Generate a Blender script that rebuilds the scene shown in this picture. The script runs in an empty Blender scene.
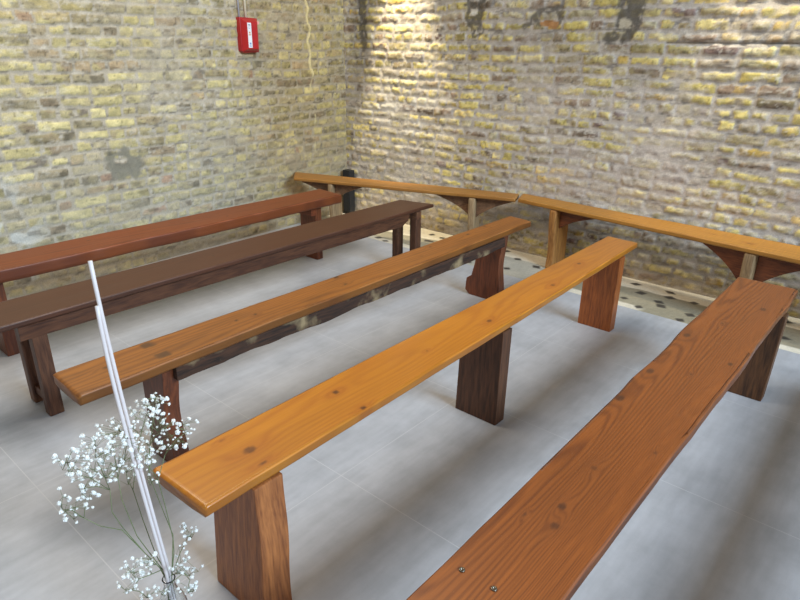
import bpy, bmesh, math, random
import numpy as np
from mathutils import Vector, Matrix
random.seed(7)
SC = bpy.context.scene
COL = SC.collection
H = 1.42
FPX = 616.4
R = np.array([[0.755582795973807, 0.6549565307203428, 0.011250835310186114],
              [-0.256898829191977, 0.2804813435117845, 0.9248422608756671],
              [-0.6025758292432544, 0.7016852277257922, -0.38018444366281917]])

# ---------------------------------------------------------------- helpers
def sr(c):
    c = np.asarray(c, float) / 255.0
    return np.where(c <= 0.04045, c / 12.92, ((c + 0.055) / 1.055) ** 2.4)

def rgba(c):
    v = sr(c)
    return (float(v[0]), float(v[1]), float(v[2]), 1.0)

class VN:
    """smooth 2-D value noise"""
    def __init__(s, seed, n=256):
        s.g = np.random.RandomState(seed).rand(n, n); s.n = n
    def __call__(s, x, y):
        x = np.asarray(x, float); y = np.asarray(y, float)
        xi = np.floor(x).astype(int); yi = np.floor(y).astype(int)
        fx = x - xi; fy = y - yi
        fx = fx * fx * (3 - 2 * fx); fy = fy * fy * (3 - 2 * fy)
        n = s.n; g = s.g
        a = g[xi % n, yi % n]; b = g[(xi + 1) % n, yi % n]
        c = g[xi % n, (yi + 1) % n]; d = g[(xi + 1) % n, (yi + 1) % n]
        return (a * (1 - fx) + b * fx) * (1 - fy) + (c * (1 - fx) + d * fx) * fy
    def fbm(s, x, y, o=4):
        t = 0; a = 0.5; w = 0
        for i in range(o):
            t = t + a * s(x * 2 ** i + 17.3 * i, y * 2 ** i + 5.1 * i); w += a; a *= 0.5
        return t / w

def sstep(a, b, x):
    t = np.clip((x - a) / (b - a), 0, 1)
    return t * t * (3 - 2 * t)

def mix(a, b, t):
    t = np.asarray(t)[..., None]
    return a * (1 - t) + b * t

def mesh_from(name, V, F, mat, parent=None, smooth=False, cols=None, origin=None):
    org = Vector((0, 0, 0))
    if parent is not None:
        org = Vector(parent['_o'])
    if origin is not None and parent is None:
        org = Vector(origin)
    me = bpy.data.meshes.new(name)
    V = np.asarray(V, float) - np.array(org)[None, :]
    me.from_pydata([tuple(v) for v in V.tolist()], [], F if isinstance(F, list) else F.tolist())
    if cols is not None:
        ca = me.color_attributes.new('tint', 'FLOAT_COLOR', 'POINT')
        c4 = np.ones((len(V), 4), dtype=np.float32); c4[:, :3] = cols
        ca.data.foreach_set('color', c4.ravel())
    if smooth:
        me.polygons.foreach_set('use_smooth', [True] * len(me.polygons))
    me.materials.append(mat)
    me.update()
    o = bpy.data.objects.new(name, me)
    COL.objects.link(o)
    if parent is not None:
        o.parent = parent
    else:
        o.location = org
    return o

def empty(name, loc, label, cat, group=None):
    o = bpy.data.objects.new(name, None)
    COL.objects.link(o)
    o.location = loc; o.empty_display_size = 0.1
    o['_o'] = tuple(loc)
    o['label'] = label; o['category'] = cat
    if group: o['group'] = group
    return o

def structure(o):
    o['kind'] = 'structure'; return o

def bevelled(name, bm, mat, parent, w=0.004, seg=2, smooth=False, origin=None):
    """link a bmesh given in world coordinates as one bevelled mesh object"""
    bmesh.ops.recalc_face_normals(bm, faces=bm.faces)
    if w:
        ed = [e for e in bm.edges if len(e.link_faces) == 2 and e.calc_face_angle(0) > 0.5]
        bmesh.ops.bevel(bm, geom=ed, offset=w, segments=seg, profile=0.6, affect='EDGES')
    org = Vector(parent['_o']) if parent is not None else Vector(origin or (0, 0, 0))
    for v in bm.verts: v.co -= org
    me = bpy.data.meshes.new(name); bm.to_mesh(me); bm.free()
    if smooth:
        me.polygons.foreach_set('use_smooth', [True] * len(me.polygons))
    me.materials.append(mat)
    o = bpy.data.objects.new(name, me); COL.objects.link(o)
    if parent is not None: o.parent = parent
    else: o.location = org
    return o

def prism(pts, p0, ax, up, ext):
    """polygon pts (a,b) in plane (ax, up) at p0, extruded by vector ext"""
    bm = bmesh.new()
    p0 = Vector(p0); ax = Vector(ax); up = Vector(up); ext = Vector(ext)
    a = [bm.verts.new(p0 + ax * x + up * y) for x, y in pts]
    b = [bm.verts.new(p0 + ax * x + up * y + ext) for x, y in pts]
    bm.faces.new(a); bm.faces.new(b[::-1])
    n = len(pts)
    for i in range(n):
        bm.faces.new([a[i], a[(i + 1) % n], b[(i + 1) % n], b[i]])
    return bm

def tube_verts(path, radii, n=8, cap=True):
    """returns V, F of a tube along path"""
    V = []; F = []
    P = [Vector(p) for p in path]
    up = Vector((0.13, 0.97, 0.21)).normalized()
    for i, p in enumerate(P):
        t = (P[min(i + 1, len(P) - 1)] - P[max(i - 1, 0)]).normalized()
        a = t.cross(up)
        if a.length < 1e-3: a = t.cross(Vector((1, 0, 0)))
        a.normalize(); b = t.cross(a)
        r = radii[i] if hasattr(radii, '__len__') else radii
        for k in range(n):
            an = 2 * math.pi * k / n
            V.append(tuple(p + a * math.cos(an) * r + b * math.sin(an) * r))
    for i in range(len(P) - 1):
        for k in range(n):
            F.append([i * n + k, i * n + (k + 1) % n, (i + 1) * n + (k + 1) % n, (i + 1) * n + k])
    if cap:
        F.append(list(range(n))[::-1]); F.append([(len(P) - 1) * n + k for k in range(n)])
    return V, F

def lathe(profile, c, n=40):
    V = []; F = []
    for r, z in profile:
        for k in range(n):
            an = 2 * math.pi * k / n
            V.append((c[0] + r * math.cos(an), c[1] + r * math.sin(an), c[2] + z))
    for i in range(len(profile) - 1):
        for k in range(n):
            F.append([i * n + k, i * n + (k + 1) % n, (i + 1) * n + (k + 1) % n, (i + 1) * n + k])
    return V, F

# ---------------------------------------------------------------- materials
def newmat(name):
    m = bpy.data.materials.new(name); m.use_nodes = True
    nt = m.node_tree
    return m, nt, nt.nodes['Principled BSDF']

def attr_mat(name, rough=0.9, scale=(60, 60, 60), amount=0.25, bump=0.3, bdist=0.002, coat=0.0, spec=0.5, coat_rough=0.15):
    m, nt, bs = newmat(name)
    at = nt.nodes.new('ShaderNodeAttribute'); at.attribute_name = 'tint'
    tc = nt.nodes.new('ShaderNodeTexCoord')
    mp = nt.nodes.new('ShaderNodeMapping'); mp.inputs['Scale'].default_value = scale
    nz = nt.nodes.new('ShaderNodeTexNoise'); nz.inputs['Scale'].default_value = 1; nz.inputs['Detail'].default_value = 5
    nt.links.new(tc.outputs['Object'], mp.inputs['Vector']); nt.links.new(mp.outputs['Vector'], nz.inputs['Vector'])
    mr = nt.nodes.new('ShaderNodeMapRange')
    mr.inputs['From Min'].default_value = 0.25; mr.inputs['From Max'].default_value = 0.75
    mr.inputs['To Min'].default_value = 1 - amount; mr.inputs['To Max'].default_value = 1 + amount
    nt.links.new(nz.outputs['Fac'], mr.inputs['Value'])
    mu = nt.nodes.new('ShaderNodeVectorMath'); mu.operation = 'SCALE'
    nt.links.new(at.outputs['Color'], mu.inputs[0]); nt.links.new(mr.outputs['Result'], mu.inputs['Scale'])
    nt.links.new(mu.outputs['Vector'], bs.inputs['Base Color'])
    bs.inputs['Roughness'].default_value = rough
    bs.inputs['Specular IOR Level'].default_value = spec
    bs.inputs['Coat Weight'].default_value = coat; bs.inputs['Coat Roughness'].default_value = coat_rough
    bp = nt.nodes.new('ShaderNodeBump'); bp.inputs['Strength'].default_value = bump; bp.inputs['Distance'].default_value = bdist
    nt.links.new(nz.outputs['Fac'], bp.inputs['Height']); nt.links.new(bp.outputs['Normal'], bs.inputs['Normal'])
    return m

def plain_mat(name, col, rough=0.5, metal=0.0, noise=0.08, nscale=40, bump=0.05):
    m, nt, bs = newmat(name)
    tc = nt.nodes.new('ShaderNodeTexCoord')
    nz = nt.nodes.new('ShaderNodeTexNoise'); nz.inputs['Scale'].default_value = nscale; nz.inputs['Detail'].default_value = 4
    nt.links.new(tc.outputs['Object'], nz.inputs['Vector'])
    cr = nt.nodes.new('ShaderNodeValToRGB')
    c = np.array(rgba(col)[:3])
    cr.color_ramp.elements[0].position = 0.3; cr.color_ramp.elements[1].position = 0.7
    cr.color_ramp.elements[0].color = (*(c * (1 - noise)), 1); cr.color_ramp.elements[1].color = (*np.minimum(c * (1 + noise), 1), 1)
    nt.links.new(nz.outputs['Fac'], cr.inputs['Fac']); nt.links.new(cr.outputs['Color'], bs.inputs['Base Color'])
    bs.inputs['Roughness'].default_value = rough; bs.inputs['Metallic'].default_value = metal
    bp = nt.nodes.new('ShaderNodeBump'); bp.inputs['Strength'].default_value = bump; bp.inputs['Distance'].default_value = 0.003
    nt.links.new(nz.outputs['Fac'], bp.inputs['Height']); nt.links.new(bp.outputs['Normal'], bs.inputs['Normal'])
    return m

def wood_mat(name, c1, c2, c3=None, axis='Z', rough=0.45, coat=0.1, scale=1.0, blotch=None, spec=0.4):
    """grain running along `axis`"""
    m, nt, bs = newmat(name)
    L = nt.links
    tc = nt.nodes.new('ShaderNodeTexCoord'); mp = nt.nodes.new('ShaderNodeMapping')
    s = {'X': (2.5, 26, 26), 'Y': (26, 2.5, 26), 'Z': (26, 26, 2.5)}[axis]
    mp.inputs['Scale'].default_value = [k * scale for k in s]
    L.new(tc.outputs['Object'], mp.inputs['Vector'])
    n1 = nt.nodes.new('ShaderNodeTexNoise'); n1.inputs['Scale'].default_value = 0.8; n1.inputs['Detail'].default_value = 3; n1.inputs['Distortion'].default_value = 0.6
    L.new(mp.outputs['Vector'], n1.inputs['Vector'])
    ml = nt.nodes.new('ShaderNodeMath'); ml.operation = 'MULTIPLY'; ml.inputs[1].default_value = 26
    L.new(n1.outputs['Fac'], ml.inputs[0])
    sn = nt.nodes.new('ShaderNodeMath'); sn.operation = 'SINE'; L.new(ml.outputs[0], sn.inputs[0])
    n2 = nt.nodes.new('ShaderNodeTexNoise'); n2.inputs['Scale'].default_value = 6; n2.inputs['Detail'].default_value = 4
    L.new(mp.outputs['Vector'], n2.inputs['Vector'])
    m2 = nt.nodes.new('ShaderNodeMath'); m2.operation = 'MULTIPLY_ADD'; m2.inputs[1].default_value = 0.11
    L.new(sn.outputs[0], m2.inputs[0]); L.new(n2.outputs['Fac'], m2.inputs[2])
    cr = nt.nodes.new('ShaderNodeValToRGB')
    cr.color_ramp.elements[0].position = 0.25; cr.color_ramp.elements[1].position = 0.75
    cr.color_ramp.elements[0].color = rgba(c1); cr.color_ramp.elements[1].color = rgba(c2)
    L.new(m2.outputs[0], cr.inputs['Fac'])
    out = cr.outputs['Color']
    if blotch is not None:
        n3 = nt.nodes.new('ShaderNodeTexNoise'); n3.inputs['Scale'].default_value = 7; n3.inputs['Detail'].default_value = 5
        L.new(tc.outputs['Object'], n3.inputs['Vector'])
        r3 = nt.nodes.new('ShaderNodeMapRange'); r3.inputs['From Min'].default_value = 0.55; r3.inputs['From Max'].default_value = 0.68
        L.new(n3.outputs['Fac'], r3.inputs['Value'])
        mx = nt.nodes.new('ShaderNodeMix'); mx.data_type = 'RGBA'
        L.new(r3.outputs['Result'], mx.inputs['Factor']); L.new(out, mx.inputs[6]); mx.inputs[7].default_value = rgba(blotch)
        out = mx.outputs[2]
    L.new(out, bs.inputs['Base Color'])
    bs.inputs['Roughness'].default_value = rough; bs.inputs['Coat Weight'].default_value = coat
    bs.inputs['Coat Roughness'].default_value = 0.2; bs.inputs['Specular IOR Level'].default_value = spec
    bp = nt.nodes.new('ShaderNodeBump'); bp.inputs['Strength'].default_value = 0.25; bp.inputs['Distance'].default_value = 0.002
    L.new(n2.outputs['Fac'], bp.inputs['Height']); L.new(bp.outputs['Normal'], bs.inputs['Normal'])
    return m

# ---------------------------------------------------------------- brick walls
PITCH = 0.066
def seg_d(x, z, a, b):
    ax, az = a; bx, bz = b
    dx, dz = bx - ax, bz - az
    t = np.clip(((x - ax) * dx + (z - az) * dz) / (dx * dx + dz * dz), 0, 1)
    return np.hypot(x - ax - t * dx, z - az - t * dz)

PAL_L = np.array([sr(c) for c in [(196,186,126),(184,174,118),(206,196,136),(170,160,120),(160,148,120),(170,150,118),(138,130,110),(150,134,110),(178,168,134),(192,178,112),(122,114,104),(166,132,108)]])
PAL_L = PAL_L * .72 + PAL_L.mean(1, keepdims=True) * .22
PAL_L = PAL_L * np.array([1.07, 1.0, .88])
PW_L = np.array([.15,.14,.10,.13,.10,.08,.06,.06,.09,.06,.02,.01])
PAL_B = np.array([sr(c) for c in [(204,188,116),(192,178,112),(214,198,132),(160,148,110),(150,130,112),(172,160,136),(128,114,98),(198,170,98),(122,104,98),(188,180,150)]])
PW_B = np.array([.16,.15,.13,.13,.09,.10,.07,.06,.04,.07])

def brick_wall(name, p0, du, nrm, length, height, seed, pal, pw, mortar, features, relief, step=0.009, smear=0.5, jt=0.0065, rg=1.0):
    rs = np.random.RandomState(seed)
    N = [VN(seed * 10 + i) for i in range(8)]
    nu = int(length / step) + 1; nz = int(height / step) + 1
    u = np.linspace(0, length, nu); z = np.linspace(0, height, nz)
    U, Z = np.meshgrid(u, z, indexing='ij')
    # wandering courses
    Uw = U + (N[0].fbm(U * 9, Z * 14, 2) - .5) * 0.022 + (N[6](U * 60, Z * 60) - .5) * 0.006
    Zw = Z + (N[1].fbm(U * 1.3, Z * 1.5, 3) - .5) * 0.045 + (N[2].fbm(U * 11, Z * 11, 2) - .5) * 0.014 + (N[7](U * 70, Z * 70) - .5) * 0.005
    nrow = int(height / PITCH) + 3
    row = np.floor(Zw / PITCH).astype(int) + 1
    zi = Zw - (row - 1) * PITCH
    bid = np.zeros(U.shape, int); e0 = np.zeros(U.shape); e1 = np.zeros(U.shape)
    cnt = 0
    for r in range(-1, nrow + 1):
        msk = row == r
        ed = [-rs.rand() * .2]
        mode = rs.rand()
        while ed[-1] < length + .3:
            pr = .85 if mode < .35 else (.2 if mode > .7 else .5)
            ed.append(ed[-1] + (rs.uniform(.185, .215) if rs.rand() < pr else rs.uniform(.09, .115)))
        ed = np.array(ed)
        k = np.clip(np.searchsorted(ed, Uw[msk]) - 1, 0, len(ed) - 2)
        bid[msk] = cnt + k; e0[msk] = ed[k]; e1[msk] = ed[k + 1]
        cnt += len(ed)
    jit = rs.rand(cnt, 8)
    j = jt * (0.7 + 0.9 * jit[bid, 0])
    dx = np.minimum(Uw - e0, e1 - Uw) - j
    dz = np.minimum(zi, PITCH - zi) - j * (0.8 + .6 * jit[bid, 1])
    rad = 0.010
    qx = rad - dx; qz = rad - dz
    d = rad - np.where((qx > 0) & (qz > 0), np.hypot(np.maximum(qx, 0), np.maximum(qz, 0)), np.maximum(qx, qz))
    d = d + (N[3].fbm(U * 38, Z * 42, 3) - .5) * (.010 + .009 * rg)
    m = sstep(-0.001, 0.005, d)
    # brick colours
    ci = rs.choice(len(pal), cnt, p=pw / pw.sum())
    c2 = rs.choice(len(pal), cnt, p=pw / pw.sum())
    blend = sstep(.4, .6, N[4].fbm(U * 14 + jit[bid, 2] * 50, Z * 22, 3))
    colr = mix(pal[ci[bid]], pal[c2[bid]], blend * .65)
    colr = colr * (0.82 + 0.36 * jit[bid, 3])[..., None]
    colr = colr * (1 + (.56 + .6 * rg) * (N[5].fbm(U * 30, Z * 44, 4) - .5))[..., None]
    pits = sstep(.80, .9, N[2](U * 75 + 9, Z * 85))
    colr = mix(colr, colr * .35, pits * .7)
    mort = sr(mortar)[None, None, :] * (1 + (.44 + .3 * rg) * (N[0].fbm(U * 24, Z * 38, 4) - .5))[..., None]
    # mortar smeared over the brick faces
    sm = N[1].fbm(U * 2.1 + 4, Z * 2.6, 3)
    sm2 = N[3].fbm(U * 17, Z * 26 + 3, 3)
    cover = sstep(1.02 - smear, 1.22 - smear, sm * .9 + sm2 * .7 - .25)
    mvis = m * (1 - .62 * cover)
    C = mix(mort, colr, mvis)
    fleck = sstep(.60, .70, N[4].fbm(U * 34 + 3, Z * 60, 3)) * sstep(.35, .6, N[2].fbm(U * 3, Z * 4, 2))
    C = mix(C, sr((214, 208, 196)) * np.ones(C.shape), fleck * (.2 + .35 * rg))
    gap = sstep(.63, .72, N[6].fbm(U * 16, Z * 60 + 7, 3)) * (1 - m)
    C = mix(C, C * .45, gap * .8)
    # wide tone drift of the old surface
    g = N[6].fbm(U * .9, Z * 1.1, 3)
    C = C * (0.86 + 0.28 * g)[..., None]
    hgt = relief * (sstep(-.003, .010, d) * (0.2 + 1.1 * jit[bid, 4]) * (1 - .35 * cover)) + (N[5].fbm(U * 30, Z * 45, 3) - .5) * relief * 1.1 * (m * .7 + .3) \
        + (N[0].fbm(U * 2.5, Z * 3, 3) - .5) * relief * 1.6
    C, hgt = features(U, Z, C, hgt, N, m, colr, mort)
    p0 = np.array(p0, float); du = np.array(du, float); nrm = np.array(nrm, float)
    V = p0[None, None, :] + U[..., None] * du + hgt[..., None] * nrm
    V[..., 2] = Z
    V = V.reshape(-1, 3); n0 = len(V)
    I = np.arange(n0).reshape(nu, nz)
    q = np.stack([I[:-1, :-1], I[1:, :-1], I[1:, 1:], I[:-1, 1:]], -1).reshape(-1, 4)
    # orientation so that the normal faces the room
    w = np.cross(du, [0, 0, 1])
    if np.dot(w, nrm) < 0: q = q[:, ::-1]
    # body of the wall behind the face
    back = []
    for uu, zz in [(0, 0), (length, 0), (length, height), (0, height)]:
        b = p0 + du * uu - nrm * .25; b[2] = zz; back.append(b)
    V = np.vstack([V, np.array(back)])
    F = q.tolist()
    b = [n0, n0 + 1, n0 + 2, n0 + 3]
    F.append(b)
    F.append(list(map(int, I[:, -1])) + [b[2], b[3]])
    F.append(list(map(int, I[0, :])) + [b[3], b[0]])
    F.append(list(map(int, I[-1, :])) + [b[2], b[1]])
    cols = np.vstack([C.reshape(-1, 3), np.tile(sr((150, 140, 115)), (4, 1))])
    return structure(mesh_from(name, V, F, BRICK, None, True, np.clip(cols, 0, 1)))

BRICK = attr_mat('old_yellow_brick', rough=.92, scale=(140, 140, 140), amount=.16, bump=.5, bdist=.003, spec=.25)

YB = 3.96
def feat_left(U, Z, C, h, N, m, colr, mort):
    Y = U - 0.6                                  # world y along the wall (nearly)
    wy = (N[3].fbm(U * 20, Z * 20, 3) - .5) * .07
    # old mortar patch
    d = np.maximum(abs(Y - 1.89 + wy) - .105, abs(Z - .70 + wy) - .085)
    k = 1 - sstep(-.01, .02, d)
    hole = np.minimum(seg_d(Y, Z, (1.84, .73), (1.88, .725)), seg_d(Y, Z, (1.95, .765), (1.97, .76)))
    k = k * sstep(.018, .03, hole)
    C = mix(C, sr((122, 118, 104)) * (0.8 + .4 * N[4].fbm(U * 60, Z * 60, 2))[..., None], k * .9); h = h * (1 - k) + .004 * k
    # mortar lump where the corner bench meets the wall
    d = np.hypot((Y - 3.33 + wy) / .085, (Z - .52 + wy) / .085)
    k = 1 - sstep(.75, 1.1, d)
    C = mix(C, sr((150, 140, 122)), k * .85); h = h + .012 * k
    # wavering vertical bead of cream filler
    def bead(z): return 3.535 + .012 * np.sin(z * 38) + .006 * np.sin(z * 17) + (1.75 - z) * .05
    k = (1 - sstep(.008, .015, abs(Y - bead(Z)))) * sstep(1.16, 1.2, Z)
    C = mix(C, sr((214, 202, 160)), k); h = h + .006 * k
    k = (1 - sstep(.004, .012, abs(Y - bead(Z) + .004))) * (1 - sstep(1.16, 1.2, Z)) * sstep(.45, .7, N[2](Z * 14, Z * 3)) * sstep(.5, .6, Z)
    C = mix(C, sr((205, 196, 160)), k * .8)
    # greyer, limey foot of the wall
    k = (1 - sstep(.25, 1.0, Z)) * (.35 + .5 * N[6].fbm(U * 3, Z * 4, 3))
    C = mix(C, sr((172, 166, 152)) * (.8 + .4 * N[5].fbm(U * 25, Z * 40, 3))[..., None], k * .55)
    # white lime blobs low on the left
    k = sstep(.56, .66, N[7].fbm(U * 9, Z * 14, 2)) * (1 - sstep(1.15, 1.42, Y)) * (1 - sstep(.5, .8, Z))
    C = mix(C, sr((196, 196, 190)), k * .8)
    # old straight joint near the corner, browner bricks beyond
    k = sstep(2.5, 3.3, Y)
    C = mix(C, C * np.array([.93, .84, .70]), k)
    # dark sooty bricks
    k = sstep(.70, .78, N[1].fbm(U * 8, Z * 16, 2)) * m
    C = mix(C, C * .5, k * .7)
    return C, h

def feat_back(U, Z, C, h, N, m, colr, mort):
    X = U - 4.10
    wx = (N[3].fbm(U * 30, Z * 30, 3) - .5) * .06
    wz = (N[4].fbm(U * 22, Z * 22, 3) - .5) * .05
    x = X + wx; z = Z + wz
    # lime bloom across the lower and middle wall
    lime = np.array(sr((204, 196, 192)))
    a = N[6].fbm(U * 2.2, Z * 3.2, 4)
    b = N[5].fbm(U * 13, Z * 24, 4)
    k = sstep(.45, .72, a * .6 + b * .5) * (1 - sstep(.95, 1.35, Z) * .8)
    C = mix(C, lime * (.78 + .44 * N[1].fbm(U * 30, Z * 60, 3))[..., None], k * .38)
    k = np.exp(-(((X + 3.35) / .38) ** 2 + ((Z - .92) / .22) ** 2)) * sstep(.42, .6, b)
    C = mix(C, sr((226, 222, 214)), k * .8)
    soot = sr((92, 88, 82)) * (.7 + .6 * N[2].fbm(U * 60, Z * 60, 2))[..., None]
    def dark(k, s=.9):
        nonlocal C, h
        k = k * sstep(.12, .42, N[7].fbm(U * 40, Z * 40, 3))
        C = mix(C, soot, k * s); h = h * (1 - .6 * k)
    # dark vertical scar near the corner
    dark(1 - sstep(.03, .055, seg_d(x, z, (-3.83, 1.43), (-3.84, 1.95))), .8)
    k = 1 - sstep(.01, .10, abs(X + 3.86) - .05)
    C = mix(C, C * .72, k * sstep(.9, 1.2, Z))  # corner shade painted into the brick colour, wider than the scar
    # ladder-shaped scar
    s = np.minimum(seg_d(x, z, (-2.79, 1.62), (-2.81, 1.9)), seg_d(x, z, (-2.68, 1.52), (-2.67, 1.9)))
    s = np.minimum(s, seg_d(x, z, (-2.79, 1.60), (-2.70, 1.60)) - .012)
    s = np.minimum(s, seg_d(x, z, (-2.79, 1.58), (-2.73, 1.50)))
    s = np.minimum(s, seg_d(x, z, (-2.80, 1.70), (-2.68, 1.70)))
    dark(1 - sstep(.012, .03, s), .85)
    k = 1 - sstep(-.005, .008, np.maximum(abs(x + 2.735) - .03, abs(z - 1.655) - .02))
    C = mix(C, sr((205, 200, 190)), k)
    # frame-shaped scar round an orange brick
    s = np.minimum(seg_d(x, z, (-2.33, 1.54), (-2.25, 1.63)), seg_d(x, z, (-2.25, 1.63), (-2.06, 1.665)))
    s = np.minimum(s, seg_d(x, z, (-2.07, 1.66), (-2.07, 1.57)))
    s = np.minimum(s, seg_d(x, z, (-2.25, 1.62), (-2.22, 1.56)))
    dark(1 - sstep(.008, .024, s), .8)
    k = 1 - sstep(-.004, .006, np.maximum(abs(x + 2.145) - .060, abs(z - 1.572) - .019))
    C = mix(C, sr((168, 124, 82)) * (.8 + .4 * N[2].fbm(U * 40, Z * 40, 2))[..., None], k)
    # curved scar with one pale brick in it
    s = np.minimum(seg_d(x, z, (-1.66, 1.9), (-1.655, 1.55)), seg_d(x, z, (-1.50, 1.9), (-1.60, 1.50)))
    s = np.minimum(s, seg_d(x, z, (-1.60, 1.52), (-1.63, 1.49)))
    s = np.minimum(s, seg_d(x, z, (-1.57, 1.9), (-1.60, 1.60)) - .02)
    s = np.minimum(s, seg_d(x, z, (-1.73, 1.485), (-1.70, 1.485)))
    dark(1 - sstep(.022, .045, s), .9)
    k = 1 - sstep(-.005, .008, np.maximum(abs(x + 1.628) - .034, abs(z - 1.56) - .024))
    C = mix(C, sr((186, 178, 160)), k)
    # deep joint to the right
    s = seg_d(x, z - .8 * wz, (-1.36, 1.458), (-.3, 1.458))
    k = (1 - sstep(.003, .010, s)); C = mix(C, C * .4, k * .7); h = h - .008 * k
    h = h * (1 + .5 * sstep(1.15, 1.4, Z)) + (N[7].fbm(U * 12, Z * 22, 3) - .5) * .012 * sstep(1.2, 1.5, Z) * sstep(-1.5, -1.0, X)
    # upper part: unevenly darker, fading out towards both ends
    k = sstep(1.1, 1.45, Z) * sstep(-3.3, -2.8, X) * (1 - sstep(-1.7, -1.2, X)) * (.4 + .6 * a)
    C = mix(C, C * np.array([.62, .62, .62]), k * .65)
    # foot turns darker and browner
    k = (1 - sstep(.1, .42, Z))
    C = mix(C, C * np.array([.86, .80, .72]), k * .8)
    return C, h

TH = math.radians(2.0)
brick_wall('wall_left', (-4.055 + math.sin(TH) * 4.57, -0.6, 0), (-math.sin(TH), math.cos(TH), 0), (math.cos(TH), math.sin(TH), 0),
           4.58, 2.9, 3, PAL_L, PW_L, (172, 162, 144), feat_left, .006, smear=.47, rg=.25)
brick_wall('wall_back', (-4.10, YB, 0), (1, 0, 0), (0, -1, 0), 5.6, 2.9, 5, PAL_B, PW_B, (178, 171, 163), feat_back, .0062, smear=.47, jt=.0085)

# ---------------------------------------------------------------- floor
def floor_mat():
    m, nt, bs = newmat('grey_stone_tiles')
    L = nt.links
    tc = nt.nodes.new('ShaderNodeTexCoord')
    sp = nt.nodes.new('ShaderNodeSeparateXYZ'); L.new(tc.outputs['Object'], sp.inputs[0])
    def joint(out, off, per=0.742, w=0.0015):
        a = nt.nodes.new('ShaderNodeMath'); a.operation = 'ADD'; a.inputs[1].default_value = off
        L.new(out, a.inputs[0])
        b = nt.nodes.new('ShaderNodeMath'); b.operation = 'PINGPONG'; b.inputs[1].default_value = per / 2
        L.new(a.outputs[0], b.inputs[0])
        c = nt.nodes.new('ShaderNodeMath'); c.operation = 'LESS_THAN'; c.inputs[1].default_value = w
        L.new(b.outputs[0], c.inputs[0]); return c.outputs[0]
    jx = joint(sp.outputs['X'], 1.325 + .742 * 10); jy = joint(sp.outputs['Y'], -1.232 + .742 * 10)
    mx = nt.nodes.new('ShaderNodeMath'); mx.operation = 'MAXIMUM'; L.new(jx, mx.inputs[0]); L.new(jy, mx.inputs[1])
    n1 = nt.nodes.new('ShaderNodeTexNoise'); n1.inputs['Scale'].default_value = 2.2; n1.inputs['Detail'].default_value = 8; n1.inputs['Roughness'].default_value = .65
    L.new(tc.outputs['Object'], n1.inputs['Vector'])
    mp = nt.nodes.new('ShaderNodeMapping'); mp.inputs['Scale'].default_value = (22, 4, 4); mp.inputs['Rotation'].default_value = (0, 0, .2)
    L.new(tc.outputs['Object'], mp.inputs['Vector'])
    n2 = nt.nodes.new('ShaderNodeTexNoise'); n2.inputs['Scale'].default_value = 1.6; n2.inputs['Detail'].default_value = 6
    L.new(mp.outputs['Vector'], n2.inputs['Vector'])
    ad = nt.nodes.new('ShaderNodeMath'); ad.operation = 'MULTIPLY_ADD'; ad.inputs[1].default_value = .35
    L.new(n2.outputs['Fac'], ad.inputs[0]); L.new(n1.outputs['Fac'], ad.inputs[2])
    cr = nt.nodes.new('ShaderNodeValToRGB')
    cr.color_ramp.elements[0].position = .45; cr.color_ramp.elements[1].position = .9
    cr.color_ramp.elements[0].color = rgba((154, 155, 159)); cr.color_ramp.elements[1].color = rgba((190, 191, 196))
    L.new(ad.outputs[0], cr.inputs['Fac'])
    mc = nt.nodes.new('ShaderNodeMix'); mc.data_type = 'RGBA'
    L.new(mx.outputs[0], mc.inputs['Factor']); L.new(cr.outputs['Color'], mc.inputs[6]); mc.inputs[7].default_value = rgba((190, 190, 192))
    L.new(mc.outputs[2], bs.inputs['Base Color'])
    rr = nt.nodes.new('ShaderNodeMapRange'); rr.inputs['To Min'].default_value = .34; rr.inputs['To Max'].default_value = .5
    L.new(n2.outputs['Fac'], rr.inputs['Value']); L.new(rr.outputs['Result'], bs.inputs['Roughness'])
    bs.inputs['Specular IOR Level'].default_value = .5
    bp = nt.nodes.new('ShaderNodeBump'); bp.inputs['Strength'].default_value = .12; bp.inputs['Distance'].default_value = .002
    L.new(n2.outputs['Fac'], bp.inputs['Height']); L.new(bp.outputs['Normal'], bs.inputs['Normal'])
    return m

def box_bm(x0, x1, y0, y1, z0, z1):
    return prism([(x0, y0), (x1, y0), (x1, y1), (x0, y1)], (0, 0, z0), (1, 0, 0), (0, 1, 0), (0, 0, z1 - z0))
YM = 3.445
structure(bevelled('floor', box_bm(-4.3, 1.5, -.8, YM, -.12, 0), floor_mat(), None, 0))

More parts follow.
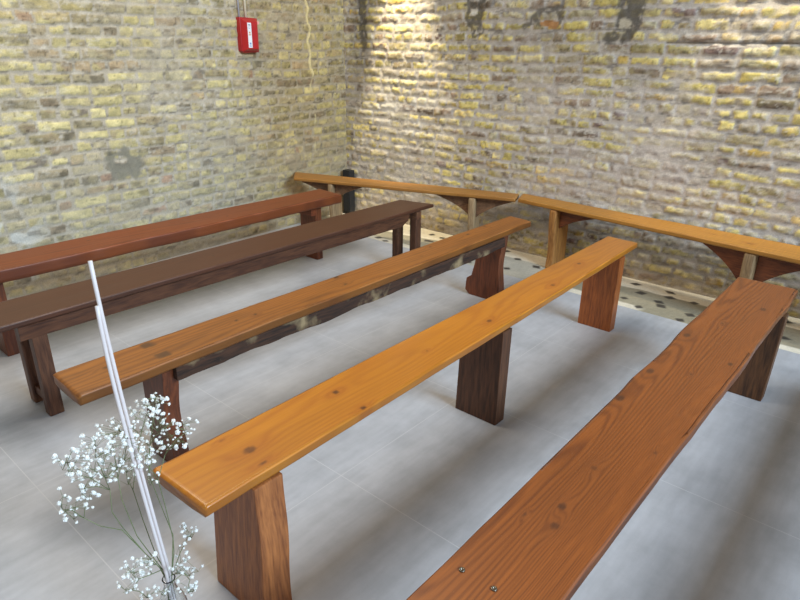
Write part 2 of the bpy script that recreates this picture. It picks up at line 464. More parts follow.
# old mosaic floor border along the back wall
def mosaic():
    step = .0075
    x0, x1 = -4.3, 1.5
    nx = int((x1 - x0) / step); ny = int((4.2 - YM) / step)
    X, Y = np.meshgrid(np.linspace(x0, x1, nx), np.linspace(YM, 4.2, ny), indexing='ij')
    N = [VN(900 + i) for i in range(6)]
    chips = N[0](X * 90, Y * 90)
    cream = sr((220, 212, 194)) * (.84 + .32 * N[1].fbm(X * 6, Y * 6, 3))[..., None]
    grey = sr((148, 141, 122)) * (.74 + .52 * N[2].fbm(X * 5, Y * 5, 4))[..., None]
    pale = sr((176, 172, 160)) * (.84 + .32 * N[3].fbm(X * 5, Y * 5, 3))[..., None]
    wob = (N[4].fbm(X * 9, Y * 9, 2) - .5) * .02
    edge = 3.785 - .10 * sstep(-2.6, -3.3, X)
    C = mix(grey, cream, sstep(edge - .008, edge + .008, Y + wob))
    C = mix(C, cream * .98, (1 - sstep(3.505, 3.52, Y + wob)) * sstep(.30, .4, N[5](X * 2.2, 3.3)))
    k = sstep(-2.5, -2.4, X) * (1 - sstep(-1.85, -1.75, X)) * (1 - sstep(edge - .01, edge + .01, Y))
    C = mix(C, pale, k)
    C = C * (.9 + .2 * chips)[..., None]
    rs = np.random.RandomState(4)
    spots = [(-2.36,3.49),(-2.08,3.56),(-2.13,3.79),(-2.29,3.90),(-1.945,3.73),(-3.24,3.50),(-3.14,3.47),(-2.98,3.86),(-2.90,3.70),
             (-1.29,3.87),(-1.205,3.736),(-1.25,3.58),(-1.13,3.50),(-1.067,3.662),(-1.035,3.606),(-.88,3.47),(-.86,3.584),(-1.04,3.78),(-.90,3.79),(-1.07,3.87)]
    for gx in np.arange(-4.0, 1.4, .17):
        if -3.4 < gx < -2.85 or -2.45 < gx < -1.85 or -1.36 < gx < -.82: continue
        spots += [(gx + rs.uniform(-.05, .05), 3.86 + rs.uniform(-.05, .03)), (gx + rs.uniform(-.06, .06), 3.62 + rs.uniform(-.07, .09))]
    blk = np.zeros(X.shape)
    for (sx, sy) in spots:
        a, b = rs.uniform(.032, .048), rs.uniform(.024, .034)
        an = rs.uniform(-.5, .5)
        xx = (X - sx) * math.cos(an) + (Y - sy) * math.sin(an); yy = -(X - sx) * math.sin(an) + (Y - sy) * math.cos(an)
        blk = np.maximum(blk, 1 - sstep(.75, 1.05, abs(xx) / a + abs(yy) / b * .9))
    C = mix(C, sr((58, 54, 52))[None, None, :] * np.ones(C.shape), blk * .95)
    V = np.stack([X, Y, np.zeros(X.shape)], -1).reshape(-1, 3); n0 = len(V)
    I = np.arange(n0).reshape(nx, ny)
    q = np.stack([I[:-1, :-1], I[1:, :-1], I[1:, 1:], I[:-1, 1:]], -1).reshape(-1, 4).tolist()
    V = np.vstack([V, [[x0, YM, -.12], [x1, YM, -.12], [x1, 4.2, -.12], [x0, 4.2, -.12]]])
    q.append([n0 + 3, n0 + 2, n0 + 1, n0])
    q.append([n0, n0 + 1] + list(map(int, I[::-1, 0])))
    cols = np.vstack([C.reshape(-1, 3), np.tile(sr((150, 150, 140)), (4, 1))])
    m = attr_mat('old_mosaic', rough=.55, scale=(120, 120, 120), amount=.12, bump=.15, spec=.5)
    structure(mesh_from('trim_1', V, q, m, None, False, np.clip(cols, 0, 1)))
mosaic()

# ---------------------------------------------------------------- bench seats
def seat(name, root, corners, zt, th, pal, mat, knots=(), seed=1, freq=55, wob=(.003, .003), dv=.004, cath=0., marks=None,
         contrast=.6, side_dark=1.0, rnd=.006, drift=.15, du=.012, wide=None, fib=.35, blot=0.0, ends=(0, 0), under=0.0, gain=.70):
    """plank between corners (near-left, near-right, far-left, far-right) in world x,y; the grain is worked out in plank space"""
    NL, NR, FL, FR = [np.array(c, float) for c in corners]
    Ln = (np.linalg.norm(FL - NL) + np.linalg.norm(FR - NR)) / 2
    Wd = (np.linalg.norm(NR - NL) + np.linalg.norm(FR - FL)) / 2
    N = [VN(seed * 31 + i) for i in range(8)]
    nu = int(Ln / du) + 2
    us = np.linspace(0, 1, nu)
    nv = max(8, int(Wd / dv))
    loop = []  # (v 0..1, offset outwards, z drop)
    k = 4
    for i in range(k + 1):       # left side from bottom up to top edge
        a = math.pi / 2 * i / k
        loop.append((0, 'L', -rnd * (1 - math.cos(math.pi / 2 - a)) if False else None, a))
    sec = []
    sec.append((0.0, rnd, -th))
    sec.append((0.0, 0.0, -th + rnd))
    for f in (.66, .33):
        sec.append((0.0, 0.0, -th * f - rnd * (1 - f) * .3))
    for i in range(k + 1):
        a = math.pi / 2 * i / k
        sec.append((0.0, rnd * (1 - math.cos(a)), -rnd * (1 - math.sin(a))))
    for j in range(1, nv):
        sec.append((j / nv, None, 0.0))
    for i in range(k, -1, -1):
        a = math.pi / 2 * i / k
        sec.append((1.0, rnd * (1 - math.cos(a)), -rnd * (1 - math.sin(a))))
    for f in (.33, .66):
        sec.append((1.0, 0.0, -th * f - rnd * (1 - f) * .3))
    sec.append((1.0, 0.0, -th + rnd))
    sec.append((1.0, rnd, -th))
    for j in (.75, .5, .25):
        sec.append((j, None, -th - under * math.sin(math.pi * j)))
    ns = len(sec)
    v = np.array([s[0] for s in sec]); ins = np.array([0 if s[1] is None else s[1] for s in sec]); dz = np.array([s[2] for s in sec])
    U, Vv = np.meshgrid(us, v, indexing='ij')
    um = U * Ln
    eL = (N[0].fbm(um * 1.6, um * 0 + 1, 4) - .5) * 2 * wob[0] + (N[0](um * 14, um * 0 + 7) - .5) * wob[0] * .5
    eR = (N[1].fbm(um * 1.6, um * 0 + 2, 4) - .5) * 2 * wob[1] + (N[1](um * 14, um * 0 + 7) - .5) * wob[1] * .5
    # lateral coordinate in metres from the left edge
    lat = Vv * Wd + np.where(Vv < .5, ins, -ins)[None, :] if False else Vv * Wd + np.where(v < .5, ins, -ins)[None, :]
    lat = lat + eL * (1 - Vv) + eR * Vv
    if wide is not None:
        lat = lat + wide(um, Vv)
    t = lat / Wd
    uu = U.copy()
    # rounded ends
    er = np.where(abs(Vv - .5) > .44, (abs(Vv - .5) - .44) / .06, 0) ** 2 * .003
    uoff = np.where(U < .5, er, -er) * np.where((us[:, None] < 1e-6) | (us[:, None] > 1 - 1e-6), 1, 0)
    uu = U + uoff / Ln
    L0 = NL[None, None, :] * (1 - uu[..., None]) + FL[None, None, :] * uu[..., None]
    R0 = NR[None, None, :] * (1 - uu[..., None]) + FR[None, None, :] * uu[..., None]
    XY = L0 * (1 - t[..., None]) + R0 * t[..., None]
    Zc = zt + dz[None, :] + (N[2].fbm(um * 2.5, Vv * 2, 2) - .5) * .003
    endd = np.minimum(um, Ln - um)
    Zc = Zc - np.where(dz[None, :] > -rnd * 1.01, (1 - sstep(0, .008, endd)) * .004, 0)
    # grain
    xw = lat - Wd / 2
    f = xw * freq + cath * (um * 1.3 + 0) + (N[3].fbm(um * 1.1, lat * 9, 3) - .5) * 5 + (N[4].fbm(um * 4, lat * 18, 2) - .5) * .8
    if cath:
        f = f + cath * 60 * (xw + .02 * np.sin(um * 2.2)) ** 2 * 10
    dark = np.zeros(f.shape); warm = np.zeros(f.shape)
    for kn in knots:
        kx, ky, r = kn[:3]
        P = np.array([kx, ky])
        dirv = (FL - NL) / np.linalg.norm(FL - NL); nrmv = np.array([dirv[1], -dirv[0]])
        ku = float(np.dot(P - NL, dirv)); kv = float(np.dot(P - NL, nrmv))
        el = kn[3] if len(kn) > 3 else 1.0
        dd = np.hypot((um - ku) / (2.6 * el), lat - kv)
        f = f + 1.5 * np.exp(-(dd / (r * 1.7)) ** 2) * (1 if (kv < Wd / 2) else -1)
        d2 = np.hypot((um - ku) / (1.25 * el), lat - kv)
        dark = np.maximum(dark, (1 - sstep(r * .55, r * 1.05, d2)) * (kn[4] if len(kn) > 4 else .9))
        warm = np.maximum(warm, 1 - sstep(r * .8, r * 3.2, dd))
    ring = .5 + .5 * np.sin(2 * np.pi * f)
    ring = ring ** 1.8
    c0, c1, cd, cw = [sr(c) for c in pal]
    fibre = N[5](um * 6, lat * 420) * .6 + N[6](um * 18, lat * 260) * .4
    C = mix(c0, c1, np.clip(ring * contrast + (fibre - .5) * fib, 0, 1))
    C = C * (1 - drift + 2 * drift * N[7].fbm(um * 1.4, lat * 7, 3))[..., None]
    if blot:
        b = sstep(.5, .7, N[6].fbm(um * 5, lat * 16, 4))
        C = mix(C, C * .45, b * blot)
    C = mix(C, cw * np.ones(C.shape), warm * .35)
    C = mix(C, cd * np.ones(C.shape), dark)
    if marks is not None:
        C = marks(um, lat, C, N, Wd, Ln, XY)
    C = C * gain * np.array([1.03, .93, .52])
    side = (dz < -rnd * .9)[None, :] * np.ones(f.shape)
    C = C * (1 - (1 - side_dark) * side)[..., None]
    worn = np.exp(-((dz + rnd * .3) / (rnd * .5)) ** 2)[None, :] * ((v < .001) | (v > .999))[None, :] * sstep(.35, .6, N[3](um * 7, Vv * 3 + 5))
    C = mix(C, np.minimum(C * 1.35 + .02, 1), worn * .6)
    P3 = np.concatenate([XY, Zc[..., None]], -1).reshape(-1, 3)
    I = np.arange(nu * ns).reshape(nu, ns); J = np.roll(I, -1, axis=1)
    q = np.stack([I[:-1], J[:-1], J[1:], I[1:]], -1).reshape(-1, 4)[:, ::-1].tolist()
    q.append(list(map(int, I[0]))[::1]); q.append(list(map(int, I[-1]))[::-1])
    return mesh_from(name, P3, q, mat, root, True, np.clip(C.reshape(-1, 3), 0, 1))

W_varn = attr_mat('varnished_plank', rough=.38, scale=(160, 8, 160), amount=.08, bump=.12, bdist=.001, coat=.35, coat_rough=.22)
W_mat = attr_mat('waxed_plank', rough=.5, scale=(160, 8, 160), amount=.12, bump=.2, bdist=.001, coat=.08, coat_rough=.3)
W_grain = attr_mat('open_grained_plank', rough=.42, scale=(220, 7, 160), amount=.16, bump=.35, bdist=.0015, coat=.2, coat_rough=.28)

LEG_RED = wood_mat('red_brown_leg_wood', (78, 38, 20), (122, 64, 34), axis='Z', coat=.1)
LEG_DARK = wood_mat('dark_brown_leg_wood', (62, 38, 24), (98, 62, 40), axis='Z', rough=.55, coat=0)
LEG_HONEY = wood_mat('honey_leg_wood', (118, 60, 22), (164, 90, 38), axis='Z', coat=.15)
LEG_NEAR = wood_mat('ochre_brown_leg_wood', (124, 70, 36), (174, 108, 58), axis='Z', coat=.1, blotch=(172, 112, 48))
LEG_PLUM = wood_mat('plum_brown_leg_wood', (62, 36, 24), (104, 66, 44), axis='Z', rough=.55, coat=0.05, blotch=(132, 92, 62))
RAIL_PLUM = wood_mat('plum_brown_rail_wood', (60, 32, 20), (98, 60, 38), axis='Y', rough=.5, coat=.1)
RAIL_BARK = wood_mat('rough_bark_rail_wood', (38, 26, 20), (78, 50, 34), axis='Y', rough=.8, coat=0, blotch=(150, 128, 94))
RAIL_RED = wood_mat('red_brown_cleat_wood', (88, 40, 20), (134, 66, 34), axis='X', coat=.1)
BRACE = wood_mat('grey_brown_brace_wood', (86, 60, 42), (134, 96, 66), axis='X', rough=.6, coat=0)
BRACE_R = wood_mat('brown_brace_wood', (84, 44, 24), (128, 72, 40), axis='X', rough=.55, coat=.05)
POST_GREY = wood_mat('weathered_leg_wood', (124, 100, 72), (168, 140, 104), axis='Z', rough=.65, coat=0)
POST_HON = wood_mat('honey_post_wood', (138, 92, 46), (186, 132, 72), axis='Z', rough=.5, coat=.1)
METAL = plain_mat('screw_metal', (120, 112, 100), rough=.35, metal=.9)

def slab_leg(name, root, x0, x1, y, th, zt, mat, curve=None, bevel=.004, taper=0.0, foot=0.0, lean=0.0):
    """upright board across the bench; curve(z01, side) -> inward offset of the edge"""
    n = 16
    pts = []
    for i in range(n + 1):
        s = i / n; z = zt * s
        o = curve(s, -1) if curve else 0
        pts.append((x0 + o + taper * s, z))
    for i in range(n, -1, -1):
        s = i / n; z = zt * s
        o = curve(s, 1) if curve else 0
        pts.append((x1 - o - taper * s, z))
    pts = [(a, b) for a, b in pts]
    bm = prism(pts, (0, y, 0), (1, 0, 0), (0, lean / zt, 1), (0, th, 0))
    return bevelled(name, bm, mat, root, bevel, 2)

def box(name, root, x0, x1, y0, y1, z0, z1, mat, w=.004):
    return bevelled(name, box_bm(x0, x1, y0, y1, z0, z1), mat, root, w, 2)

def screw(root, x, y, z, par=None, r=.006, ring=True):
    V, F = lathe([(0.0001, -.002), (r * .35, -.002), (r * .4, .0012), (r, .0014), (r * 1.05, 0), (r * 1.05, -.004)], (x, y, z), 16)
    o = mesh_from('screw', V, F, METAL, root, True)
    return o

GRP = 'long wooden benches standing in parallel rows'
ZT = .45
# --- bench 1: red brown, against left wall
b = empty('wooden_bench', (-3.26, 1.8, 0), 'thick red-brown wooden bench nearest the left brick wall, under the red alarm box', 'bench', GRP)
seat('seat', b, [(-3.385, .60), (-3.12, .60), (-3.375, 3.02), (-3.128, 3.00)], ZT, .064,
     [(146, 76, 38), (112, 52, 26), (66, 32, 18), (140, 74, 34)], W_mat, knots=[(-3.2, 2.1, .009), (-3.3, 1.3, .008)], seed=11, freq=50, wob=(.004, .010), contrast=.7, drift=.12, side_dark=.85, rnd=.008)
for y in (.78, 2.79):
    slab_leg('leg', b, -3.345, -3.18, y, .055, ZT - .0645, LEG_RED, bevel=.004)
    box('cleat', b, -3.345, -3.165, y - .05, y - .001, ZT - .065 - .055, ZT - .0645, RAIL_RED)
# --- bench 2: dark plum, trestle legs
b = empty('wooden_bench', (-2.58, 1.9, 0), 'dark plum-brown wooden bench on square posts, second from the left wall', 'bench', GRP)
seat('seat', b, [(-2.715, .56), (-2.45, .56), (-2.725, 3.17), (-2.475, 3.22)], ZT, .024,
     [(94, 54, 42), (70, 40, 32), (42, 24, 18), (94, 56, 36)], W_mat, knots=[(-2.6, 1.6, .008), (-2.55, 2.4, .006)], seed=12, freq=60, wob=(.002, .003), contrast=.6, drift=.10, rnd=.005)
for i, x in enumerate((-2.70, -2.505)):
    pts = [(.80, 0), (2.93, 0), (3.0, -.02), (3.03, -.035), (2.985, -.068), (.80, -.068)]
    if i: pts = [(.66, 0), (2.97, 0), (2.97, -.012), (2.955, -.04), (2.90, -.068), (.66, -.068)]
    bm = prism([(p[0], p[1]) for p in pts], (x, 0, ZT - .0245), (0, 1, 0), (0, 0, 1), (.028, 0, 0))
    bevelled('side_rail', bm, RAIL_PLUM, b, .003)
for y in (.70, 3.035):
    for x in (-2.685, -2.53):
        box('leg', b, x, x + .052, y, y + .058, 0, ZT - .055, LEG_PLUM, .007)
    box('crosspiece', b, -2.66 if y < 1 else -2.69, -2.475, y + .004, y + .054, ZT - .078, ZT - .025, LEG_PLUM, .005) if y > 1 else None
    if y < 1:
        box('stretcher', b, -2.634, -2.529, y + .012, y + .042, .045, .085, LEG_PLUM, .004)
# --- bench 3: brown with rough bark rail
b = empty('wooden_bench', (-1.85, 1.9, 0), 'brown wooden bench with rough barky rail under its seat, third from left wall', 'bench', GRP)
def marks3(um, lat, C, N, Wd, Ln, XY):
    for (mx, my) in [(-1.915, .885), (-1.81, .885)]:
        d = np.maximum(abs(XY[..., 0] - mx), abs(XY[..., 1] - my)) + (N[2](um * 80, lat * 80) - .5) * .004
        C = mix(C, sr((92, 60, 38)) * np.ones(C.shape), (1 - sstep(.018, .023, d)) * .85)
    d = abs(XY[..., 1] - (2.985 + (XY[..., 0] + 1.9) * .1)) + (N[2](um * 60, lat * 60) - .5) * .004
    C = mix(C, C * .3, (1 - sstep(.002, .006, d)) * sstep(-1.96, -1.95, XY[..., 0]) * (1 - sstep(-1.88, -1.86, XY[..., 0])))
    return C
seat('seat', b, [(-1.950, .582), (-1.752, .578), (-1.936, 3.31), (-1.775, 3.285)], ZT, .038,
     [(170, 108, 48), (130, 76, 34), (66, 38, 20), (146, 90, 42)], W_mat,
     knots=[(-1.93, 1.798, .012), (-1.834, 1.77, .008), (-1.873, .719, .009, 1, .6), (-1.867, 1.217, .007), (-1.86, 1.30, .008), (-1.889, 2.778, .010), (-1.83, 2.3, .006), (-1.90, 2.45, .007)],
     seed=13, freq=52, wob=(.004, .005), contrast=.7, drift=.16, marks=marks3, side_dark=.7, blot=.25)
n = 90
top = [(.90 + 2.08 * i / n, 0) for i in range(n + 1)]
vn = VN(55)
low = [(p[0], float(-.056 - .012 * (vn.fbm(p[0] * 5, .5, 4) - .5) * 2)) for p in top[::-1]]
bm = prism(top + low, (-1.795, 0, ZT - .0385), (0, 1, 0), (0, 0, 1), (.03, 0, 0))
bevelled('side_rail', bm, RAIL_BARK, b, .002, 1)
def c3(s, side):
    w = .035 * math.exp(-((s - .62) / .28) ** 2)
    return (w if side < 0 else .02 * math.exp(-((s - .55) / .3) ** 2)) - (.030 if (side < 0 and .05 < s < .30) else 0)
def c3b(s, side):
    w = .030 * math.exp(-((s - .5) / .3) ** 2)
    return w if side > 0 else .01 * s
slab_leg('leg', b, -2.00, -1.782, 2.985, .06, ZT - .0385, LEG_RED, c3)
slab_leg('leg', b, -1.955, -1.786, .86, .06, ZT - .0385, LEG_RED, c3b)
# --- bench 4: yellow varnished with three slab legs
b = empty('wooden_bench', (-1.17, 1.9, 0), 'glossy golden-yellow pine bench on three slab legs, in the middle of the room', 'bench', GRP)
seat('seat', b, [(-1.274, .548), (-1.052, .556), (-1.295, 3.30), (-1.120, 3.285)], ZT, .032,
     [(204, 132, 30), (176, 100, 20), (84, 40, 16), (172, 88, 22)], W_varn,
     knots=[(-1.205, 1.101, .011), (-1.09, 1.092, .009), (-1.248, .732, .005, 1, .6), (-1.166, .752, .016, 1, .75), (-1.104, .74, .006, 2, .7), (-1.147, 1.861, .011, 1, .8), (-1.192, 2.732, .012, 1, .75), (-1.145, 2.378, .012, 1, .7), (-1.17, 1.5, .005, 1, .5), (-1.06, 1.02, .008, 1, .4)],
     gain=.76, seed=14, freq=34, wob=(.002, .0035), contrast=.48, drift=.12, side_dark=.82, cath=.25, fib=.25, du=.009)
def c4(s, side):
    if side < 0: return .012 * s
    return .004 * math.sin(s * 8) + .026 * s
slab_leg('leg', b, -1.252, -1.022, .670, .088, ZT - .0325, LEG_NEAR, c4, lean=.02)
o = slab_leg('leg', b, -1.285, -1.085, 1.865, .065, ZT - .0325, LEG_DARK, lambda s, q: .012 * s if q < 0 else -.004 * s, .003); o['label'] = 'dark brown middle leg'
slab_leg('leg', b, -1.302, -1.108, 3.04, .065, ZT - .0325, LEG_HONEY, lambda s, q: .004, .003)
# --- bench 5: wide red-brown, front right
b = empty('wooden_bench', (-.43, 1.9, 0), 'wide reddish-brown bench with coarse grain and knots, cut off at the bottom right', 'bench', GRP)
def wide5(um, v):
    return (1 - v) * (-.005 * np.exp(-((um - 1.25) / .1) ** 2) - .004 * np.exp(-((um - 1.75) / .12) ** 2) + .003 * np.exp(-((um - 1.5) / .1) ** 2)) \
        + v * (.005 * np.exp(-((um - 1.55) / .16) ** 2) + .006 * np.exp(-((um - 2.3) / .1) ** 2))
seat('seat', b, [(-.552, .56), (-.326, .56), (-.567, 3.075), (-.322, 3.075)], ZT, .042,
     [(172, 98, 48), (128, 66, 30), (84, 48, 36), (146, 82, 44)], W_grain,
     knots=[(-.446, 1.101, .012, 1, .8), (-.428, 1.035, .012, 1, .7), (-.453, 1.284, .010, 1, .45), (-.541, 1.652, .014, 1.3, .8), (-.536, 1.881, .014, 1.3, .7), (-.536, 2.248, .014, 1.3, .7), (-.354, 2.111, .009, 1.3, .8), (-.389, 2.712, .012, 1.5, .7), (-.498, 1.02, .005, 1, .7), (-.36, 1.45, .006, 1, .6), (-.47, 2.45, .007, 1, .6), (-.43, 1.95, .005, 1, .7)],
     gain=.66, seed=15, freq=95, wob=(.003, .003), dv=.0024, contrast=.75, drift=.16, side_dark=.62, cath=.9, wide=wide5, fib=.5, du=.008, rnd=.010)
screw(b, -.512, .797, ZT + .0015); screw(b, -.438, .80, ZT + .0015)
slab_leg('leg', b, -.535, -.335, .78, .055, ZT - .0425, LEG_RED)
o = slab_leg('leg', b, -.515, -.318, 2.80, .06, ZT - .0425, wood_mat('umber_leg_wood', (66, 42, 26), (112, 74, 44), axis='Z', rough=.55, coat=.05), lambda s, q: -.01 * s if q > 0 else .0)
# --- sixth bench of the row, just right of the picture (its shade lies on the floor)
b = empty('wooden_bench', (.36, 1.9, 0), 'plain brown bench beside the wide reddish one, last of the row, farthest from left wall', 'bench', GRP)
seat('seat', b, [(.24, .58), (.48, .58), (.24, 3.05), (.48, 3.05)], ZT, .04,
     [(160, 92, 42), (120, 62, 28), (70, 38, 22), (150, 84, 44)], W_mat, seed=16, freq=55, du=.015, dv=.005)
for y in (.75, 2.8): slab_leg('leg', b, .26, .46, y, .055, ZT - .0405, LEG_RED)

# --- two narrow benches along the back wall
GB = 'narrow benches end to end below the back brick wall'
def brace_pts(L, Dp, flip=1, curve=.35):
    pts = [(0, 0)]
    n = 12
    for i in range(n + 1):
        s = i / n                     # 0 at tip, 1 at the leg
        x = L * (1 - s)
        y = -(.012 + (Dp - .012) * (s ** 1.0 * (1 - curve) + curve * s ** 3))
        pts.append((x * flip, y))
    return pts
def wall_bench(label, corners, zt, th, pal, seed, legs, braces, post, knots=()):
    A = np.array(corners[0]); B = np.array(corners[2])
    c = np.mean(np.array(corners), 0)
    r = empty('wooden_bench', (float(c[0]), float(c[1]), 0), label, 'bench', GB)
    seat('seat', r, corners, zt, th, pal, W_mat, knots=knots, seed=seed, freq=58, wob=(.003, .003), contrast=.55, drift=.12, side_dark=.95)
    NR = np.array(corners[1]); FR = np.array(corners[3])
    d = FR - NR; d = d / np.linalg.norm(d); nrm = np.array([-d[1], d[0]])   # towards the wall
    ex = (float(d[0]), float(d[1]), 0)
    for (s, th_l, dep, mat) in legs:
        P = NR + d * s + nrm * .012
        n = 16; pts = []
        for i in range(n + 1):
            q = i / n; pts.append((.012 * math.sin(q * 5.2), (zt - th - .001) * q))
        for i in range(n, -1, -1):
            q = i / n; pts.append((dep - .004 * q, (zt - th - .001) * q))
        bm = prism(pts, (P[0], P[1], 0), (nrm[0], nrm[1], 0), (0, 0, 1), (d[0] * th_l, d[1] * th_l, 0))
        bevelled('leg', bm, mat, r, .014, 4, True)
    for (s, sg, L, Dp, mat) in braces:
        P = NR + d * s + nrm * .05
        bm = prism(brace_pts(L, Dp, sg), (P[0], P[1], zt - th - .0015), ex, (0, 0, 1), (nrm[0] * .035, nrm[1] * .035, 0))
        bevelled('brace', bm, mat, r, .003, 1)
    return r
# left one stands askew, its end in the corner.  corners: back-left, front-left, back-right, front-right
P5 = [(190, 138, 82), (160, 108, 58), (86, 56, 34), (160, 104, 52)]
wall_bench('narrow tan bench standing askew across the corner, its left end touching the left wall',
           [(-4.02, 3.32), (-3.845, 3.158), (-2.225, 3.90), (-2.165, 3.742)], .448, .026, P5, 21,
           [(.30, .04, .17, POST_GREY), (1.44, .05, .17, POST_GREY)],
           [(.30, -1, .26, .13, BRACE), (.34, 1, .24, .13, BRACE), (1.44, -1, .26, .14, BRACE), (1.49, 1, .26, .15, BRACE)], None, knots=[(-3.3, 3.5, .008), (-2.6, 3.75, .008)])
P6 = [(206, 150, 80), (172, 116, 54), (92, 58, 32), (172, 108, 48)]
wall_bench('narrow honey-coloured bench along the back wall, running off the right edge',
           [(-2.215, 3.93), (-2.155, 3.762), (.34, 3.800), (.34, 3.49)], .448, .028, P6, 22,
           [(.262, .055, .17, POST_HON), (1.50, .06, .20, POST_GREY), (2.25, .06, .2, POST_HON)],
           [(.317, 1, .26, .13, BRACE_R), (1.50, -1, .24, .20, BRACE_R), (1.56, 1, .28, .20, BRACE_R)], None, knots=[(-1.4, 3.75, .008), (-.7, 3.7, .009), (-.9, 3.75, .006)])

# ---------------------------------------------------------------- red box on the wall with its two conduits
def onwall(y, off):   # point on the left wall's face at world y, off metres into the room
    x = -4.055 + math.sin(TH) * 4.57 - math.tan(TH) * (y + .6)
    return x + off
RED = plain_mat('red_plastic', (160, 22, 30), rough=.35, noise=.03, bump=.02)
REDF = plain_mat('bright_red_plastic', (172, 28, 34), rough=.4, noise=.03, bump=.02)
WHT = plain_mat('white_sticker', (226, 226, 228), rough=.6, noise=.02)
wx = onwall(2.9, 0.004)
root = empty('alarm_sounder', (wx, 2.86, 1.37), 'small red alarm box with white label strip, high on the left brick wall', 'alarm')
y0, y1, z0, z1 = 2.855, 3.008, 1.366, 1.60
bm = prism([(y0, z0 + .012), (y0 + .02, z0), (y1, z0 + .004), (y1 + .0, z1 - .004), (y0, z1)], (wx - .012, 0, 0), (0, 1, 0), (0, 0, 1), (.055, 0, 0))
bevelled('base_box', bm, RED, root, .006, 3, True)
bm = bmesh.new()
f0 = [(wx + .0435, y0 + .004, z0 + .008), (wx + .0435, y1 - .004, z0 + .008), (wx + .0435, y1 - .004, z1 - .006), (wx + .0435, y0 + .004, z1 - .006)]
f1 = [(wx + .092, y0 + .022, z0 + .026), (wx + .092, y1 - .040, z0 + .026), (wx + .092, y1 - .040, z1 - .03), (wx + .092, y0 + .022, z1 - .03)]
a = [bm.verts.new(p) for p in f0]; c = [bm.verts.new(p) for p in f1]
bm.faces.new(a); bm.faces.new(c)
for i in range(4): bm.faces.new([a[i], a[(i + 1) % 4], c[(i + 1) % 4], c[i]])
cover = bevelled('cover', bm, REDF, root, .004, 2)
bm = prism([(y0 + .026, z0 + .034), (y0 + .058, z0 + .034), (y0 + .058, z1 - .036), (y0 + .026, z1 - .036)], (wx + .0925, 0, 0), (0, 1, 0), (0, 0, 1), (.0012, 0, 0))
lab = bevelled('label_strip', bm, WHT, root, 0); lab['label'] = 'white paper strip'
INK = plain_mat('faded_print_orange', (206, 150, 110), rough=.7); INKB = plain_mat('faded_print_blue', (120, 140, 190), rough=.7)
INKG = plain_mat('faded_print_grey', (150, 150, 165), rough=.7)
mk = [(z1 - .050, .010, INKG, .010), (z1 - .064, .003, INKG, .012), (z1 - .074, .003, INKG, .008), (z1 - .100, .012, INK, .007), (z1 - .114, .008, INK, .011), (z0 + .062, .012, INKB, .008), (z0 + .046, .006, INKB, .010)]
for i, (zc, hh, mt, ww) in enumerate(mk):
    bm = prism([(y0 + .042 - ww, zc - hh / 2), (y0 + .042 + ww, zc - hh / 2), (y0 + .042 + ww * .8, zc + hh / 2), (y0 + .042 - ww * .9, zc + hh / 2)], (wx + .0937, 0, 0), (0, 1, 0), (0, 0, 1), (.0006, 0, 0))
    bevelled('printed_mark', bm, mt, root, 0)
bm = prism([(y1 - .036, z1 - .045), (y1 - .022, z1 - .045), (y1 - .022, z1 - .025), (y1 - .036, z1 - .025)], (wx + .083, 0, 0), (0, 1, 0), (0, 0, 1), (.006, 0, 0))
o = bevelled('indicator_lamp', bm, plain_mat('pinkish_lens', (226, 160, 150), rough=.3), root, .001, 1)
CG = plain_mat('grey_conduit_plastic', (180, 182, 192), rough=.5); CC = plain_mat('cream_conduit_plastic', (236, 228, 200), rough=.5)
for (yy, rr, mt, lb) in [(2.874, .006, CG, 'thin grey conduit rising from the left of the red alarm box'), (2.932, .0085, CC, 'thin cream conduit rising from the middle of the red alarm box')]:
    xx = onwall(yy, .016)
    V, F = tube_verts([(xx, yy, 1.601), (xx, yy - .001, 2.0), (xx, yy, 2.88)], rr, 14)
    o = mesh_from('conduit', V, F, mt, None, True, origin=(xx, yy, 1.601)); o['label'] = lb; o['category'] = 'conduit'; o['group'] = 'conduits above the alarm box'

# black post in the corner
BLK = plain_mat('matt_black', (24, 24, 26), rough=.6, noise=.1)
r = empty('floor_standing_speaker', (-3.97, 3.885, 0), 'slim black upright box standing in the corner behind the askew bench', 'box')
bevelled('casing', box_bm(-4.012, -3.925, 3.86, 3.925, .012, .395), BLK, r, .005)
bevelled('base_plate', box_bm(-4.018, -3.919, 3.853, 3.930, 0, .012), BLK, r, .002)
bevelled('front_panel', box_bm(-4.005, -3.932, 3.856, 3.8598, .03, .38), plain_mat('black_cloth', (34, 34, 36), rough=.9, nscale=400, noise=.3), r, .001, 1)
r.name = 'upright_box'

# ---------------------------------------------------------------- vase with baby's breath and white rods
VC = (-1.170, .500, 0.0)
def glass():
    m, nt, bs = newmat('clear_glass')
    bs.inputs['Base Color'].default_value = (.93, .95, .95, 1); bs.inputs['Roughness'].default_value = .03
    bs.inputs['Transmission Weight'].default_value = 1; bs.inputs['IOR'].default_value = 1.45
    nz = nt.nodes.new('ShaderNodeTexNoise'); nz.inputs['Scale'].default_value = 30
    bp = nt.nodes.new('ShaderNodeBump'); bp.inputs['Strength'].default_value = .05; bp.inputs['Distance'].default_value = .001
    nt.links.new(nz.outputs['Fac'], bp.inputs['Height']); nt.links.new(bp.outputs['Normal'], bs.inputs['Normal'])
    return m
prof = [(.0005, .001), (.030, .001), (.034, .004), (.0355, .03), (.0355, .10), (.034, .125), (.026, .150), (.0165, .168), (.0135, .185), (.0145, .1995), (.0162, .2015),
        (.0150, .2035), (.0125, .200), (.0112, .185), (.0140, .166), (.0240, .148), (.0315, .124), (.0330, .10), (.0330, .03), (.031, .008), (.0005, .007)]
V, F = lathe(prof, VC, 48)
o = mesh_from('glass_bottle_vase', V, F, glass(), None, True, origin=VC)
